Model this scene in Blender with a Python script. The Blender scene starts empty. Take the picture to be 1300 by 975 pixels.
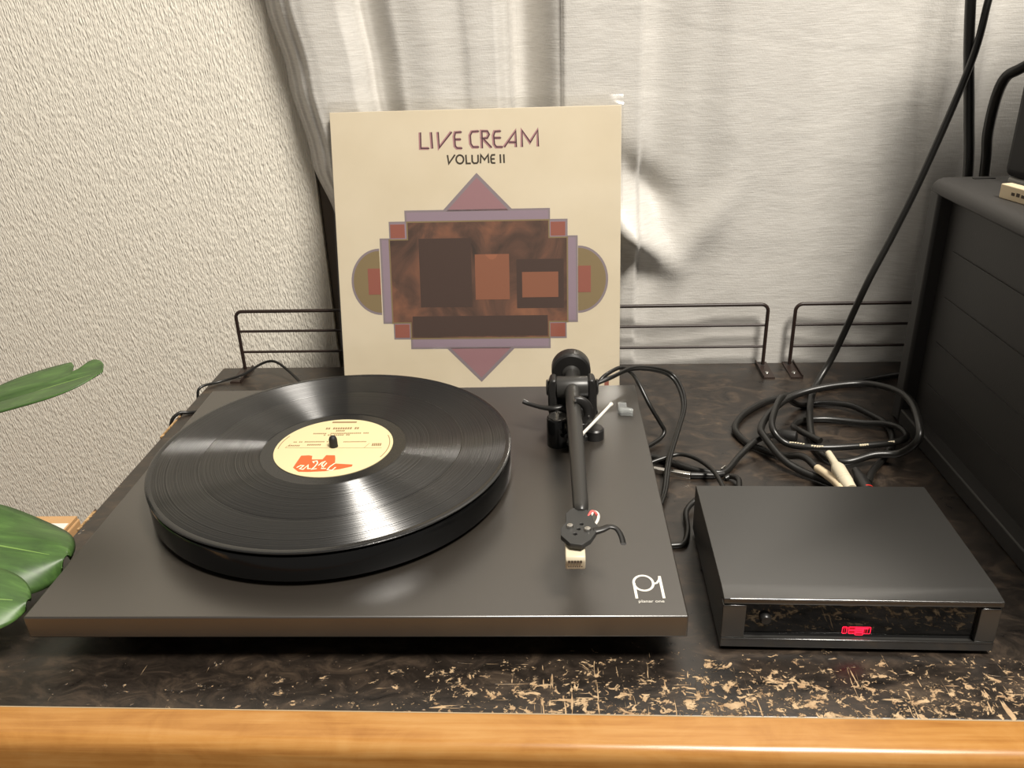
import bpy, bmesh, math, random
from mathutils import Vector, Matrix
random.seed(7)
S = bpy.context.scene
COL = S.collection

# ------------------------------------------------------------------ camera
# measured camera: x right, y away from the viewer, z up; z = 0 is the cabinet top
yaw, pitch, roll = -0.0493141476, 0.431866417, -0.0353330704
cy, sy, cp, sp = math.cos(yaw), math.sin(yaw), math.cos(pitch), math.sin(pitch)
fw = Vector((sy*cp, cy*cp, -sp)); rt = Vector((cy, -sy, 0)); up = rt.cross(fw)
r2 = rt*math.cos(roll) + up*math.sin(roll); u2 = -rt*math.sin(roll) + up*math.cos(roll)
cam = bpy.data.cameras.new('camera'); camo = bpy.data.objects.new('camera', cam); COL.objects.link(camo)
M = Matrix((r2, u2, -fw)).transposed().to_4x4(); M.translation = Vector((0.13515, -0.61809, 0.4126))
camo.matrix_world = M
cam.sensor_width = 36; cam.lens = 36*1066.28/1300; cam.clip_start = 0.01
S.camera = camo

# ------------------------------------------------------------------ light
W = bpy.data.worlds.new('room_ambience'); S.world = W; W.use_nodes = True
bg = W.node_tree.nodes['Background']; bg.inputs[0].default_value = (1.0, 0.94, 0.86, 1); bg.inputs[1].default_value = 0.17
def area_lamp(name, loc, target, size, power, color):
    l = bpy.data.lights.new(name, 'AREA'); l.shape = 'DISK'; l.size = size; l.energy = power; l.color = color
    o = bpy.data.objects.new(name, l); COL.objects.link(o); o.location = loc
    o.rotation_euler = (Vector(target)-Vector(loc)).to_track_quat('-Z', 'Y').to_euler()
    return o
area_lamp('ceiling_lamp_offscreen', (0.80, -0.80, 2.10), (0.1, 0.1, 0.1), 0.60, 93, (1.0, 0.94, 0.85))
S.view_settings.view_transform = 'Standard'; S.view_settings.look = 'None'
S.view_settings.gamma = 1.0; S.view_settings.use_curve_mapping = False
S.view_settings.exposure = 0.0

# ------------------------------------------------------------------ helpers
def lin(c):
    c = c/255.0
    return c/12.92 if c <= 0.04045 else ((c+0.055)/1.055)**2.4
def rgb(r, g, b): return (lin(r), lin(g), lin(b), 1)

def mat(name, col, rough=0.5, metal=0.0, spec=0.5, **kw):
    m = bpy.data.materials.new(name); m.use_nodes = True
    b = m.node_tree.nodes['Principled BSDF']
    b.inputs['Base Color'].default_value = col; b.inputs['Roughness'].default_value = rough
    b.inputs['Metallic'].default_value = metal; b.inputs['Specular IOR Level'].default_value = spec
    for k, v in kw.items(): b.inputs[k.replace('_', ' ')].default_value = v
    return m
def nodes(m): return m.node_tree.nodes, m.node_tree.links, m.node_tree.nodes['Principled BSDF']
def noise_tex(m, scale=(1, 1, 1), detail=4, rough=0.5, dist=0.0, coord='Object', rot=(0, 0, 0), loc=(0, 0, 0)):
    N, L, b = nodes(m)
    tc = N.new('ShaderNodeTexCoord'); mp = N.new('ShaderNodeMapping'); t = N.new('ShaderNodeTexNoise')
    mp.inputs['Scale'].default_value = scale; mp.inputs['Rotation'].default_value = rot; mp.inputs['Location'].default_value = loc
    t.inputs['Scale'].default_value = 1; t.inputs['Detail'].default_value = detail
    t.inputs['Roughness'].default_value = rough; t.inputs['Distortion'].default_value = dist
    L.new(tc.outputs[coord], mp.inputs[0]); L.new(mp.outputs[0], t.inputs['Vector'])
    return t.outputs['Fac']
def ramp(m, fac, stops):
    N, L, b = nodes(m); r = N.new('ShaderNodeValToRGB'); L.new(fac, r.inputs[0])
    e = r.color_ramp.elements
    while len(e) < len(stops): e.new(0.5)
    for i, (p, c) in enumerate(stops):
        e[i].position = p; e[i].color = c if len(c) == 4 else (*c, 1)
    return r.outputs[0]
def bump(m, fac, dist, strength=1.0, prev=None):
    N, L, b = nodes(m); bp = N.new('ShaderNodeBump'); bp.inputs['Distance'].default_value = dist
    bp.inputs['Strength'].default_value = strength; L.new(fac, bp.inputs['Height'])
    if prev: L.new(prev, bp.inputs['Normal'])
    L.new(bp.outputs[0], b.inputs['Normal']); return bp.outputs[0]
def mixcol(m, fac, a, c):
    N, L, b = nodes(m); x = N.new('ShaderNodeMix'); x.data_type = 'RGBA'
    for sock, v in ((x.inputs[0], fac), (x.inputs[6], a), (x.inputs[7], c)):
        if isinstance(v, (tuple, float, int)): sock.default_value = v
        else: L.new(v, sock)
    return x.outputs[2]
def math_(m, op, a, c=None, clamp=False):
    N, L, b = nodes(m); x = N.new('ShaderNodeMath'); x.operation = op; x.use_clamp = clamp
    for i, v in enumerate((a, c)):
        if v is None: continue
        if isinstance(v, (float, int)): x.inputs[i].default_value = v
        else: L.new(v, x.inputs[i])
    return x.outputs[0]
def maprange(m, v, a, b_, c, d):
    N, L, b = nodes(m); x = N.new('ShaderNodeMapRange'); x.interpolation_type = 'SMOOTHSTEP'
    L.new(v, x.inputs[0])
    for i, k in enumerate((a, b_, c, d)): x.inputs[i+1].default_value = k
    return x.outputs[0]
def xyz(m, coord='Object'):
    N, L, b = nodes(m); tc = N.new('ShaderNodeTexCoord'); s = N.new('ShaderNodeSeparateXYZ')
    L.new(tc.outputs[coord], s.inputs[0]); return s.outputs

def tag(o, label=None, cat=None, group=None, kind=None):
    if label: o['label'] = label
    if cat: o['category'] = cat
    if group: o['group'] = group
    if kind: o['kind'] = kind
    return o
def thing(name, label, cat, loc, group=None):
    o = bpy.data.objects.new(name, None); COL.objects.link(o); o.location = loc
    o.empty_display_size = 0.02
    return tag(o, label, cat, group)
def obj(name, bm, m, parent=None, xf=None, smooth=None, bevel=0, segs=2):
    """bmesh in world coordinates -> one mesh object (kept at its world place under its parent)"""
    if xf is not None: bmesh.ops.transform(bm, matrix=xf, verts=bm.verts)
    bmesh.ops.recalc_face_normals(bm, faces=bm.faces)
    me = bpy.data.meshes.new(name); bm.to_mesh(me); bm.free()
    o = bpy.data.objects.new(name, me); COL.objects.link(o)
    me.materials.append(m)
    # origin at the bounding box base of the mesh
    xs = [v.co.copy() for v in me.vertices]
    c = Vector(((min(v.x for v in xs)+max(v.x for v in xs))/2, (min(v.y for v in xs)+max(v.y for v in xs))/2, min(v.z for v in xs)))
    me.transform(Matrix.Translation(-c)); o['wp'] = tuple(c)
    if parent is None: o.location = c
    else:
        pl = Vector(parent['wp']) if 'wp' in parent else Vector(parent.location)
        o.parent = parent; o.location = c-pl
    if smooth is not None:
        for p in me.polygons: p.use_smooth = True
        if smooth < 180:
            me.set_sharp_from_angle(angle=math.radians(smooth))
    if bevel:
        md = o.modifiers.new('bevel', 'BEVEL'); md.width = bevel; md.segments = segs; md.limit_method = 'ANGLE'
        md.harden_normals = False
        for p in me.polygons: p.use_smooth = True
        me.set_sharp_from_angle(angle=math.radians(60))
    return o
def struct(o): o['kind'] = 'structure'; return o

def box(x0, x1, y0, y1, z0, z1, bm=None):
    bm = bm or bmesh.new()
    v = [bm.verts.new((x, y, z)) for z in (z0, z1) for y in (y0, y1) for x in (x0, x1)]
    for f in ((0, 2, 3, 1), (4, 5, 7, 6), (0, 1, 5, 4), (2, 6, 7, 3), (0, 4, 6, 2), (1, 3, 7, 5)):
        bm.faces.new([v[i] for i in f])
    return bm
def prism(pts, d0, d1, axis='z', bm=None):
    """polygon extruded along an axis; pts are the two other coordinates"""
    bm = bm or bmesh.new()
    def P(a, b, d): return {'z': (a, b, d), 'y': (a, d, b), 'x': (d, a, b)}[axis]
    lo = [bm.verts.new(P(a, b, d0)) for a, b in pts]; hi = [bm.verts.new(P(a, b, d1)) for a, b in pts]
    bm.faces.new(lo); bm.faces.new(hi[::-1])
    n = len(pts)
    for i in range(n): bm.faces.new((lo[i], hi[i], hi[(i+1) % n], lo[(i+1) % n]))
    return bm
def frame_of(d):
    d = d.normalized(); a = Vector((0, 0, 1)) if abs(d.z) < 0.9 else Vector((1, 0, 0))
    u = d.cross(a).normalized(); return u, d.cross(u).normalized()
def lathe(prof, center, axis=(0, 0, 1), n=48, bm=None):
    """profile [(radius, height along axis)] turned about an axis"""
    bm = bm or bmesh.new(); c = Vector(center); d = Vector(axis).normalized(); u, w = frame_of(d)
    rings = []
    for r, h in prof:
        if r < 1e-6: rings.append([bm.verts.new(c+d*h)])
        else: rings.append([bm.verts.new(c+d*h+u*r*math.cos(t)+w*r*math.sin(t)) for t in (2*math.pi*i/n for i in range(n))])
    for a, b in zip(rings, rings[1:]):
        for i in range(n):
            j = (i+1) % n
            if len(a) == 1 and len(b) == 1: continue
            if len(a) == 1: bm.faces.new((a[0], b[i], b[j]))
            elif len(b) == 1: bm.faces.new((a[i], b[0], a[j]))
            else: bm.faces.new((a[i], b[i], b[j], a[j]))
    return bm
def spline(pts, n=8):
    pts = [Vector(p) for p in pts]; P = [2*pts[0]-pts[1]]+pts+[2*pts[-1]-pts[-2]]; out = []
    for i in range(1, len(P)-2):
        p0, p1, p2, p3 = P[i-1:i+3]
        for k in range(n):
            t = k/n
            out.append(0.5*((2*p1)+(-p0+p2)*t+(2*p0-5*p1+4*p2-p3)*t*t+(-p0+3*p1-3*p2+p3)*t**3))
    out.append(pts[-1]); return out
def tube(path, r, n=10, bm=None, flat=1.0):
    bm = bm or bmesh.new(); path = [Vector(p) for p in path]; rings = []; u = None
    m = len(path)
    for i, p in enumerate(path):
        d = (path[min(i+1, m-1)]-path[max(i-1, 0)]).normalized()
        if u is None: u, _ = frame_of(d)
        u = (u-d*u.dot(d)).normalized(); w = d.cross(u)
        rr = r[i] if isinstance(r, (list, tuple)) else r
        rings.append([bm.verts.new(p+u*rr*math.cos(t)+w*rr*flat*math.sin(t)) for t in (2*math.pi*k/n for k in range(n))])
    for a, b in zip(rings, rings[1:]):
        for k in range(n): bm.faces.new((a[k], a[(k+1) % n], b[(k+1) % n], b[k]))
    bm.faces.new(rings[0][::-1]); bm.faces.new(rings[-1]); return bm
def ribbon(pts, w, place, h=0.0002, bm=None, closed=False):
    """flat stroke of width w along 2-D points, laid on a surface by place(a, b, height)"""
    bm = bm or bmesh.new(); P = [Vector(p) for p in pts]; n = len(P); L_, R_ = [], []
    for i in range(n):
        a = P[(i-1) % n] if closed or i else P[0]; b = P[(i+1) % n] if closed or i < n-1 else P[-1]
        d1 = (P[i]-a).normalized() if (P[i]-a).length > 1e-9 else None; d2 = (b-P[i]).normalized() if (b-P[i]).length > 1e-9 else None
        d1 = d1 or d2; d2 = d2 or d1; t = (d1+d2)
        t = t.normalized() if t.length > 1e-6 else d1
        nn = Vector((-t.y, t.x)); k = w/2/max(0.45, abs(nn.dot(Vector((-d1.y, d1.x)))))
        L_.append(P[i]+nn*k); R_.append(P[i]-nn*k)
    for s in range(n if closed else n-1):
        q = (s+1) % n
        lo = [bm.verts.new(place(p.x, p.y, 0.00005)) for p in (L_[s], R_[s], R_[q], L_[q])]
        hi = [bm.verts.new(place(p.x, p.y, h)) for p in (L_[s], R_[s], R_[q], L_[q])]
        bm.faces.new(hi)
        for i in range(4): bm.faces.new((lo[i], lo[(i+1) % 4], hi[(i+1) % 4], hi[i]))
    return bm
def flat_poly(pts, place, h=0.0002, h0=0.0, bm=None):
    bm = bm or bmesh.new()
    lo = [bm.verts.new(place(a, b, h0)) for a, b in pts]; hi = [bm.verts.new(place(a, b, h)) for a, b in pts]
    n = len(pts); bm.faces.new(hi)
    for i in range(n): bm.faces.new((lo[i], lo[(i+1) % n], hi[(i+1) % n], hi[i]))
    bm.normal_update()
    bmesh.ops.triangulate(bm, faces=[f for f in bm.faces if len(f.verts) > 4], ngon_method='EAR_CLIP')
    return bm
def text_bm(s, size, place, align='CENTER', h=0.0002, squash=1.0):
    c = bpy.data.curves.new('txt', 'FONT'); c.body = s; c.size = size; c.align_x = align; c.resolution_u = 3
    o = bpy.data.objects.new('txt', c); COL.objects.link(o); dg = bpy.context.evaluated_depsgraph_get()
    me = o.evaluated_get(dg).to_mesh(); bm = bmesh.new(); bm.from_mesh(me)
    bpy.data.objects.remove(o); bpy.data.curves.remove(c)
    for v in bm.verts: v.co = Vector(place(v.co.x*squash, v.co.y, h))
    return bm
def mm(l): return [tuple(c/1000 for c in p) for p in l]
ROOM = Matrix.Rotation(math.radians(-0.85), 4, 'Z')   # the cabinet and the wall stand slightly turned to the turntable

# ------------------------------------------------------------------ materials
wallpaper = mat('embossed_wallpaper', rgb(242, 236, 222), 0.75, spec=0.25)
n1 = noise_tex(wallpaper, (640, 8, 150), 1, 0.4, 0.05)
n2 = noise_tex(wallpaper, (260, 8, 70), 1, 0.5, 0.05)
bump(wallpaper, math_(wallpaper, 'ADD', n1, math_(wallpaper, 'MULTIPLY', n2, 0.25)), 0.0030, 0.72)
floor_m = mat('wood_floor', rgb(120, 84, 52), 0.45)
N_, L_, b_ = nodes(floor_m); L_.new(ramp(floor_m, noise_tex(floor_m, (3, 40, 1), 5), [(0.3, rgb(104, 70, 42)), (0.7, rgb(140, 98, 60))]), b_.inputs['Base Color'])
alu = mat('window_frame_bronze', rgb(96, 86, 76), 0.5)
night = mat('night_window_glass', (0.01, 0.011, 0.013, 1), 0.05)

linen = mat('linen_curtain', rgb(226, 222, 214), 0.42, spec=0.5)
f1 = noise_tex(linen, (55, 55, 700), 5, 0.6, 0.3); f2 = noise_tex(linen, (900, 900, 300), 2, 0.5); f3 = noise_tex(linen, (9, 9, 22), 3, 0.5, 0.5)
N_, L_, b_ = nodes(linen); L_.new(ramp(linen, f1, [(0.3, rgb(200, 196, 189)), (0.7, rgb(218, 215, 209))]), b_.inputs['Base Color'])
bb = bump(linen, math_(linen, 'ADD', f1, math_(linen, 'MULTIPLY', f2, 0.7)), 0.0006, 0.5)
bump(linen, f3, 0.008, 0.22, bb)
b_.inputs['Sheen Weight'].default_value = 0.15

# worn dark counter: beige chipboard shows where the veneer has flaked off
top_m = mat('worn_dark_veneer', rgb(48, 42, 37), 0.42, spec=0.6, IOR=1.65)
N_, L_, b_ = nodes(top_m)
o_ = xyz(top_m)
dens = math_(top_m, 'MULTIPLY', maprange(top_m, o_[0], -0.60, -0.22, 0.45, 1.0), maprange(top_m, o_[1], -0.262, -0.165, 1.0, 0.0))
edge = maprange(top_m, o_[0], -0.690, -0.675, 0.55, 0.0)
dens = math_(top_m, 'MAXIMUM', dens, edge)
big = noise_tex(top_m, (88, 108, 40), 9, 0.72, 0.5); fine = noise_tex(top_m, (170, 210, 150), 6, 0.65, 0.8, loc=(3, 1, 0))
scr = noise_tex(top_m, (230, 22, 50), 4, 0.5, 1.6, rot=(0, 0, 0.5)); scr2 = noise_tex(top_m, (30, 260, 50), 3, 0.5, 1.2, rot=(0, 0, 0.3))
def chips(tex, t0, gain):   # tex above a threshold that drops where the wear is dense
    return math_(top_m, 'MULTIPLY', math_(top_m, 'SUBTRACT', tex, math_(top_m, 'SUBTRACT', t0, math_(top_m, 'MULTIPLY', dens, gain))), 40.0, clamp=True)
mask = math_(top_m, 'MAXIMUM', chips(big, 0.745, 0.205), chips(fine, 0.765, 0.195))
mask = math_(top_m, 'MAXIMUM', mask, chips(scr, 0.80, 0.15)); mask = math_(top_m, 'MAXIMUM', mask, chips(scr2, 0.80, 0.13))
vein = noise_tex(top_m, (34, 58, 30), 9, 0.70, 1.0, loc=(5, 2, 0))
darkc = ramp(top_m, vein, [(0.34, rgb(22, 18, 15)), (0.50, rgb(38, 31, 25)), (0.60, rgb(58, 47, 37)), (0.74, rgb(84, 70, 54))])
chipc = ramp(top_m, noise_tex(top_m, (110, 130, 90), 4), [(0.3, rgb(150, 118, 82)), (0.7, rgb(196, 168, 130))])
L_.new(mixcol(top_m, mask, darkc, chipc), b_.inputs['Base Color'])
L_.new(math_(top_m, 'ADD', math_(top_m, 'MULTIPLY', mask, 0.35), math_(top_m, 'ADD', math_(top_m, 'MULTIPLY', vein, 0.5), 0.10)), b_.inputs['Roughness'])
bump(top_m, math_(top_m, 'SUBTRACT', math_(top_m, 'MULTIPLY', vein, 0.3), mask), 0.0008, 0.6)

oak = mat('varnished_wood', rgb(196, 138, 74), 0.28, spec=0.5)
N_, L_, b_ = nodes(oak)
g = noise_tex(oak, (7, 160, 160), 6, 0.6, 0.4); g2 = noise_tex(oak, (22, 30, 30), 4, 0.6, 1.2)
gr = ramp(oak, math_(oak, 'MULTIPLY_ADD', g, 0.6) if False else math_(oak, 'ADD', math_(oak, 'MULTIPLY', g, 0.65), math_(oak, 'MULTIPLY', g2, 0.35)),
          [(0.34, rgb(150, 100, 46)), (0.5, rgb(172, 122, 63)), (0.66, rgb(184, 138, 80))])
L_.new(gr, b_.inputs['Base Color']); bump(oak, g, 0.0004, 0.4)
chipboard = mat('bare_chipboard', rgb(190, 154, 108), 0.8)
N_, L_, b_ = nodes(chipboard); L_.new(ramp(chipboard, noise_tex(chipboard, (160, 160, 160), 4), [(0.35, rgb(60, 48, 38)), (0.48, rgb(150, 116, 76)), (0.7, rgb(208, 174, 126))]), b_.inputs['Base Color'])
cab_m = mat('dark_brown_cabinet', rgb(64, 48, 36), 0.5)

plinth_m = mat('satin_charcoal_plinth', rgb(42, 37, 31), 0.34, spec=0.9, IOR=1.85)
bump(plinth_m, noise_tex(plinth_m, (900, 900, 900), 2), 0.0001, 0.3)
gloss_blk = mat('gloss_black', (0.004, 0.004, 0.004, 1), 0.12, spec=0.5)
satin_blk = mat('satin_black_plastic', rgb(30, 29, 28), 0.38)
matte_blk = mat('matte_black', rgb(22, 21, 20), 0.6)
armtube_m = mat('satin_black_arm', rgb(46, 45, 43), 0.36)
rubber = mat('black_rubber', rgb(18, 17, 16), 0.7)
steel = mat('bright_steel', rgb(205, 202, 196), 0.22, metal=1.0)
whitepl = mat('white_nylon', rgb(226, 222, 212), 0.4)
cream_pl = mat('cream_cartridge_plastic', rgb(206, 195, 170), 0.45)
felt = mat('black_felt', rgb(26, 25, 24), 0.95)
silver_print = mat('silver_print', rgb(226, 222, 212), 0.35)
ink = mat('dark_ink', rgb(70, 58, 46), 0.7)
faint_ink = mat('faint_brown_ink', rgb(140, 114, 80), 0.7)
red_wire = mat('pink_wire', rgb(214, 96, 92), 0.5)
clear = mat('clear_plastic', rgb(235, 238, 236), 0.12, Transmission_Weight=0.75, IOR=1.45)

vinyl = mat('vinyl_grooves', (0.008, 0.008, 0.008, 1), 0.36, spec=0.65)
N_, L_, b_ = nodes(vinyl)
o_ = xyz(vinyl)
rad = math_(vinyl, 'SQRT', math_(vinyl, 'ADD', math_(vinyl, 'MULTIPLY', o_[0], o_[0]), math_(vinyl, 'MULTIPLY', o_[1], o_[1])))
def radial_noise(scale, detail):
    t = N_.new('ShaderNodeTexNoise'); t.noise_dimensions = '1D'; t.inputs['Scale'].default_value = scale; t.inputs['Detail'].default_value = detail
    L_.new(rad, t.inputs['W']); return t.outputs['Fac']
b_.inputs['Anisotropic'].default_value = 1.0; b_.inputs['Anisotropic Rotation'].default_value = 0.25
tg = N_.new('ShaderNodeTangent'); tg.direction_type = 'RADIAL'; tg.axis = 'Z'; L_.new(tg.outputs[0], b_.inputs['Tangent'])
L_.new(maprange(vinyl, radial_noise(700, 5), 0.25, 0.75, 0.34, 0.50), b_.inputs['Roughness'])
L_.new(maprange(vinyl, radial_noise(1500, 4), 0.3, 0.7, 0.3, 0.7), b_.inputs['Specular IOR Level'])
# groove walls: tilted facets on both sides of every groove give the radial glint
rv = N_.new('ShaderNodeCombineXYZ'); L_.new(o_[0], rv.inputs[0]); L_.new(o_[1], rv.inputs[1])
rn = N_.new('ShaderNodeVectorMath'); rn.operation = 'NORMALIZE'; L_.new(rv.outputs[0], rn.inputs[0])
glint = maprange(vinyl, radial_noise(900, 5), 0.3, 0.7, 0.002, 0.023)
gc = N_.new('ShaderNodeCombineColor'); [L_.new(glint, gc.inputs[i]) for i in range(3)]
gd = N_.new('ShaderNodeCombineColor'); half_ = math_(vinyl, 'MULTIPLY', glint, 0.5); [L_.new(half_, gd.inputs[i]) for i in range(3)]
prev = b_.outputs[0]
for ang in (36, 46, 52, 40, -38, -50):
    vs = N_.new('ShaderNodeVectorMath'); vs.operation = 'SCALE'; vs.inputs['Scale'].default_value = math.sin(math.radians(ang)); L_.new(rn.outputs[0], vs.inputs[0])
    va = N_.new('ShaderNodeVectorMath'); va.operation = 'ADD'; L_.new(vs.outputs[0], va.inputs[0]); va.inputs[1].default_value = (0, 0, math.cos(math.radians(ang)))
    gb = N_.new('ShaderNodeBsdfGlossy'); gb.inputs['Roughness'].default_value = 0.19; L_.new(va.outputs[0], gb.inputs['Normal']); L_.new((gc if ang > 0 else gd).outputs[0], gb.inputs['Color'])
    ad = N_.new('ShaderNodeAddShader'); L_.new(prev, ad.inputs[0]); L_.new(gb.outputs[0], ad.inputs[1]); prev = ad.outputs[0]
L_.new(prev, N_['Material Output'].inputs[0])
vinyl_smooth = mat('smooth_vinyl', (0.012, 0.012, 0.012, 1), 0.16, spec=0.6)
bump(vinyl_smooth, noise_tex(vinyl_smooth, (900, 900, 900), 2), 0.0002, 0.25)
label_paper = mat('cream_label_paper', rgb(214, 199, 156), 0.6, spec=0.3)
orange_ink = mat('orange_ink', rgb(212, 94, 46), 0.6)
white_ink = mat('white_ink', rgb(252, 238, 206), 0.6)

card = mat('cream_sleeve_card', rgb(238, 224, 194), 0.55, spec=0.3)
N_, L_, b_ = nodes(card); L_.new(ramp(card, noise_tex(card, (12, 12, 12), 5), [(0.3, rgb(218, 205, 180)), (0.7, rgb(226, 214, 191))]), b_.inputs['Base Color'])
# clear outer sleeve: thin film, mostly see-through
film = bpy.data.materials.new('clear_polythene_film'); film.use_nodes = True
N_, L_ = film.node_tree.nodes, film.node_tree.links; N_.clear()
tr = N_.new('ShaderNodeBsdfTransparent'); gl = N_.new('ShaderNodeBsdfGlossy'); gl.inputs['Roughness'].default_value = 0.12
gl.inputs['Color'].default_value = (1, 1, 1, 1)
lw = N_.new('ShaderNodeLayerWeight'); lw.inputs['Blend'].default_value = 0.25
mxn = N_.new('ShaderNodeMixShader'); am_ = N_.new('ShaderNodeMath'); am_.operation = 'ADD'; am_.inputs[1].default_value = 0.07; L_.new(lw.outputs['Fresnel'], am_.inputs[0]); L_.new(am_.outputs[0], mxn.inputs[0]); L_.new(tr.outputs[0], mxn.inputs[1]); L_.new(gl.outputs[0], mxn.inputs[2])
tr.inputs['Color'].default_value = (0.96, 0.955, 0.94, 1)
out = N_.new('ShaderNodeOutputMaterial'); L_.new(mxn.outputs[0], out.inputs[0])

amp_m = mat('satin_black_steel_case', rgb(34, 33, 31), 0.36, spec=0.8, IOR=1.75)
edge_m = mat('polished_black_edge', rgb(34, 33, 31), 0.2, spec=0.8, IOR=1.75)
amp_face = mat('black_glass_panel', (0.004, 0.004, 0.004, 1), 0.04, spec=0.6)
led = mat('red_led_print', rgb(120, 0, 14), 0.4); nodes(led)[2].inputs['Emission Color'].default_value = (1.0, 0.015, 0.06, 1); nodes(led)[2].inputs['Emission Strength'].default_value = 1.6
led_dim = mat('dim_red_led_print', rgb(90, 0, 8), 0.4); nodes(led_dim)[2].inputs['Emission Color'].default_value = (0.75, 0.0, 0.02, 1); nodes(led_dim)[2].inputs['Emission Strength'].default_value = 0.75
cord_m = mat('black_cable_sheath', rgb(26, 25, 23), 0.34, spec=0.55)
wire_m = mat('dark_brown_wire', rgb(44, 32, 27), 0.42)
case_m = mat('grey_black_moulded_plastic', rgb(48, 46, 44), 0.55)
bump(case_m, noise_tex(case_m, (700, 700, 700), 2), 0.0002, 0.4)
panel_m = mat('charcoal_panel', rgb(34, 33, 31), 0.6)
greypl = mat('light_grey_plastic', rgb(176, 174, 168), 0.45)
creambox_m = mat('cream_card', rgb(226, 206, 172), 0.6)
cartonm = mat('brown_cardboard', rgb(190, 150, 104), 0.8)
terracotta = mat('white_ceramic', rgb(206, 202, 194), 0.3)
soil = mat('dark_soil', rgb(46, 34, 26), 0.95)
leaf_m = mat('glossy_green_leaf', rgb(66, 112, 44), 0.44, spec=0.5)
N_, L_, b_ = nodes(leaf_m)
lt = noise_tex(leaf_m, (30, 160, 60), 4, 0.6, 0.4)
L_.new(ramp(leaf_m, lt, [(0.3, rgb(54, 78, 40)), (0.55, rgb(68, 98, 48)), (0.75, rgb(86, 120, 60))]), b_.inputs['Base Color'])
b_.inputs['Subsurface Weight'].default_value = 0.0
rib_m = mat('pale_green_stem', rgb(116, 148, 76), 0.45)

# ------------------------------------------------------------------ setting: wall, window, floor, curtain
YW = 0.388; ZF = -0.75
def wall_part(bm, x0, x1, z0, z1): box(x0, x1, YW, YW+0.1, z0, z1, bm)
WX0, WX1, WZ0, WZ1 = -0.147, 1.05, -0.35, 1.25
bm = bmesh.new()
wall_part(bm, -2.2, WX0, ZF, 1.75); wall_part(bm, WX1, 2.4, ZF, 1.75); wall_part(bm, WX0, WX1, WZ1, 1.75); wall_part(bm, WX0, WX1, ZF, WZ0)
struct(obj('wall_back', bm, wallpaper, xf=ROOM))
struct(obj('floor', box(-2.2, 2.4, -2.2, YW+0.1, ZF-0.05, ZF), floor_m, xf=ROOM))
win = thing('window_1', 'dark bronze framed window behind the pale curtain', 'window', (0.45, 0.39, WZ0)); win['kind'] = 'structure'
for x0, x1 in ((WX0, WX0+0.055), (WX1-0.055, WX1), (0.43, 0.48)):
    obj('window_stile', box(x0, x1, YW+0.004, YW+0.05, WZ0, WZ1), alu, win, ROOM, bevel=0.003)
for z0, z1 in ((WZ0, WZ0+0.055), (WZ1-0.055, WZ1)):
    obj('window_rail', box(WX0+0.055, WX1-0.055, YW+0.008, YW+0.046, z0, z1), alu, win, ROOM, bevel=0.003)
for x0, x1 in ((WX0+0.055, 0.43), (0.48, WX1-0.055)):
    obj('pane', box(x0, x1, YW+0.024, YW+0.03, WZ0+0.055, WZ1-0.055), night, win, ROOM)

# curtain: depth profile across the cloth, pulled to the right towards the bottom
def interp(tab, x):
    if x <= tab[0][0]: return tab[0][1]
    for (a, p), (b, q) in zip(tab, tab[1:]):
        if x <= b:
            t = (x-a)/(b-a); t = t*t*(3-2*t); return p+(q-p)*t
    return tab[-1][1]
PROF = [(-.165, .374), (-.160, .366), (-.150, .350), (-.135, .332), (-.122, .320), (-.110, .315), (-.080, .318), (-.066, .330), (-.061, .352), (-.054, .350), (-.022, .326), (.01, .322), (.04, .325), (.06, .320), (.078, .322), (.090, .336), (.096, .374),
        (.106, .376), (.147, .326), (.151, .312), (.162, .311), (.20, .316), (.230, .319), (.236, .333), (.25, .336), (.29, .329), (.34, .320), (.40, .323), (.47, .333), (.515, .338),
        (.535, .330), (.548, .317), (.575, .320), (.595, .338), (.63, .334), (.67, .324), (.72, .340), (.80, .322), (.88, .340), (.96, .322), (1.04, .340), (1.15, .332)]
EDGE = [(-.20, -.03), (.03, -.065), (.10, -.098), (.17, -.126), (.25, -.1475), (.34, -.163), (.42, -.177), (.60, -.20), (.90, -.215), (1.4, -.22)]
def curtain_y(s, z):
    y = interp(PROF, s)
    d = (z-.185)+(s-.235)*0.75                       # crumple beside the sleeve: a ledge running down to the right
    g0 = math.exp(-((s-.236)/.034)**2) if s > .20 else math.exp(-((s-.236)/.028)**2)
    cr = g0*(-0.030*math.exp(-((d+.030)/.020)**2)+0.016*math.exp(-((d-.034)/.022)**2))
    cr += -0.010*math.exp(-((s-.300-(z-.15)*.5)/.02)**2-((z-.16)/.05)**2)
    y += 0.004*math.exp(-((s-.33-(z-.2)*.3)/.05)**2)*math.exp(-((z-.15)/.12)**2)
    y += 0.0022*math.sin(9*s+14*z)*math.sin(6*z-11*s+1)
    low = max(0.0, min(1.0, (0.62-z)/0.30)); low = low*low*(3-2*low)
    y += 0.009*low; y = y if y > .330 else .330-(.330-y)*(1-.72*low)
    y += cr
    base = max(0.0, min(1.0, (0.16-z)/0.10)); y = y*(1-base)+base*max(.337, .337+(y-.332)*0.55)
    return min(y, YW-0.004)
sv = []
x = -.165
while x < 1.15:
    sv.append(x); x += 0.0022 if x < .26 else 0.006
zv = [-.25+(1.55+.1)*i/190 for i in range(191)]
bm = bmesh.new(); grid = []
for z in zv:
    xe = interp(EDGE, z); row = []
    for s in sv:
        xx = s if s > .1 else xe+(s+.165)/.265*(.1-xe)
        row.append(bm.verts.new((xx, curtain_y(s, z), z)))
    grid.append(row)
for a, b in zip(grid, grid[1:]):
    for i in range(len(sv)-1): bm.faces.new((a[i], a[i+1], b[i+1], b[i]))
cur = obj('curtain', bm, linen, xf=ROOM, smooth=180)
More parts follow.
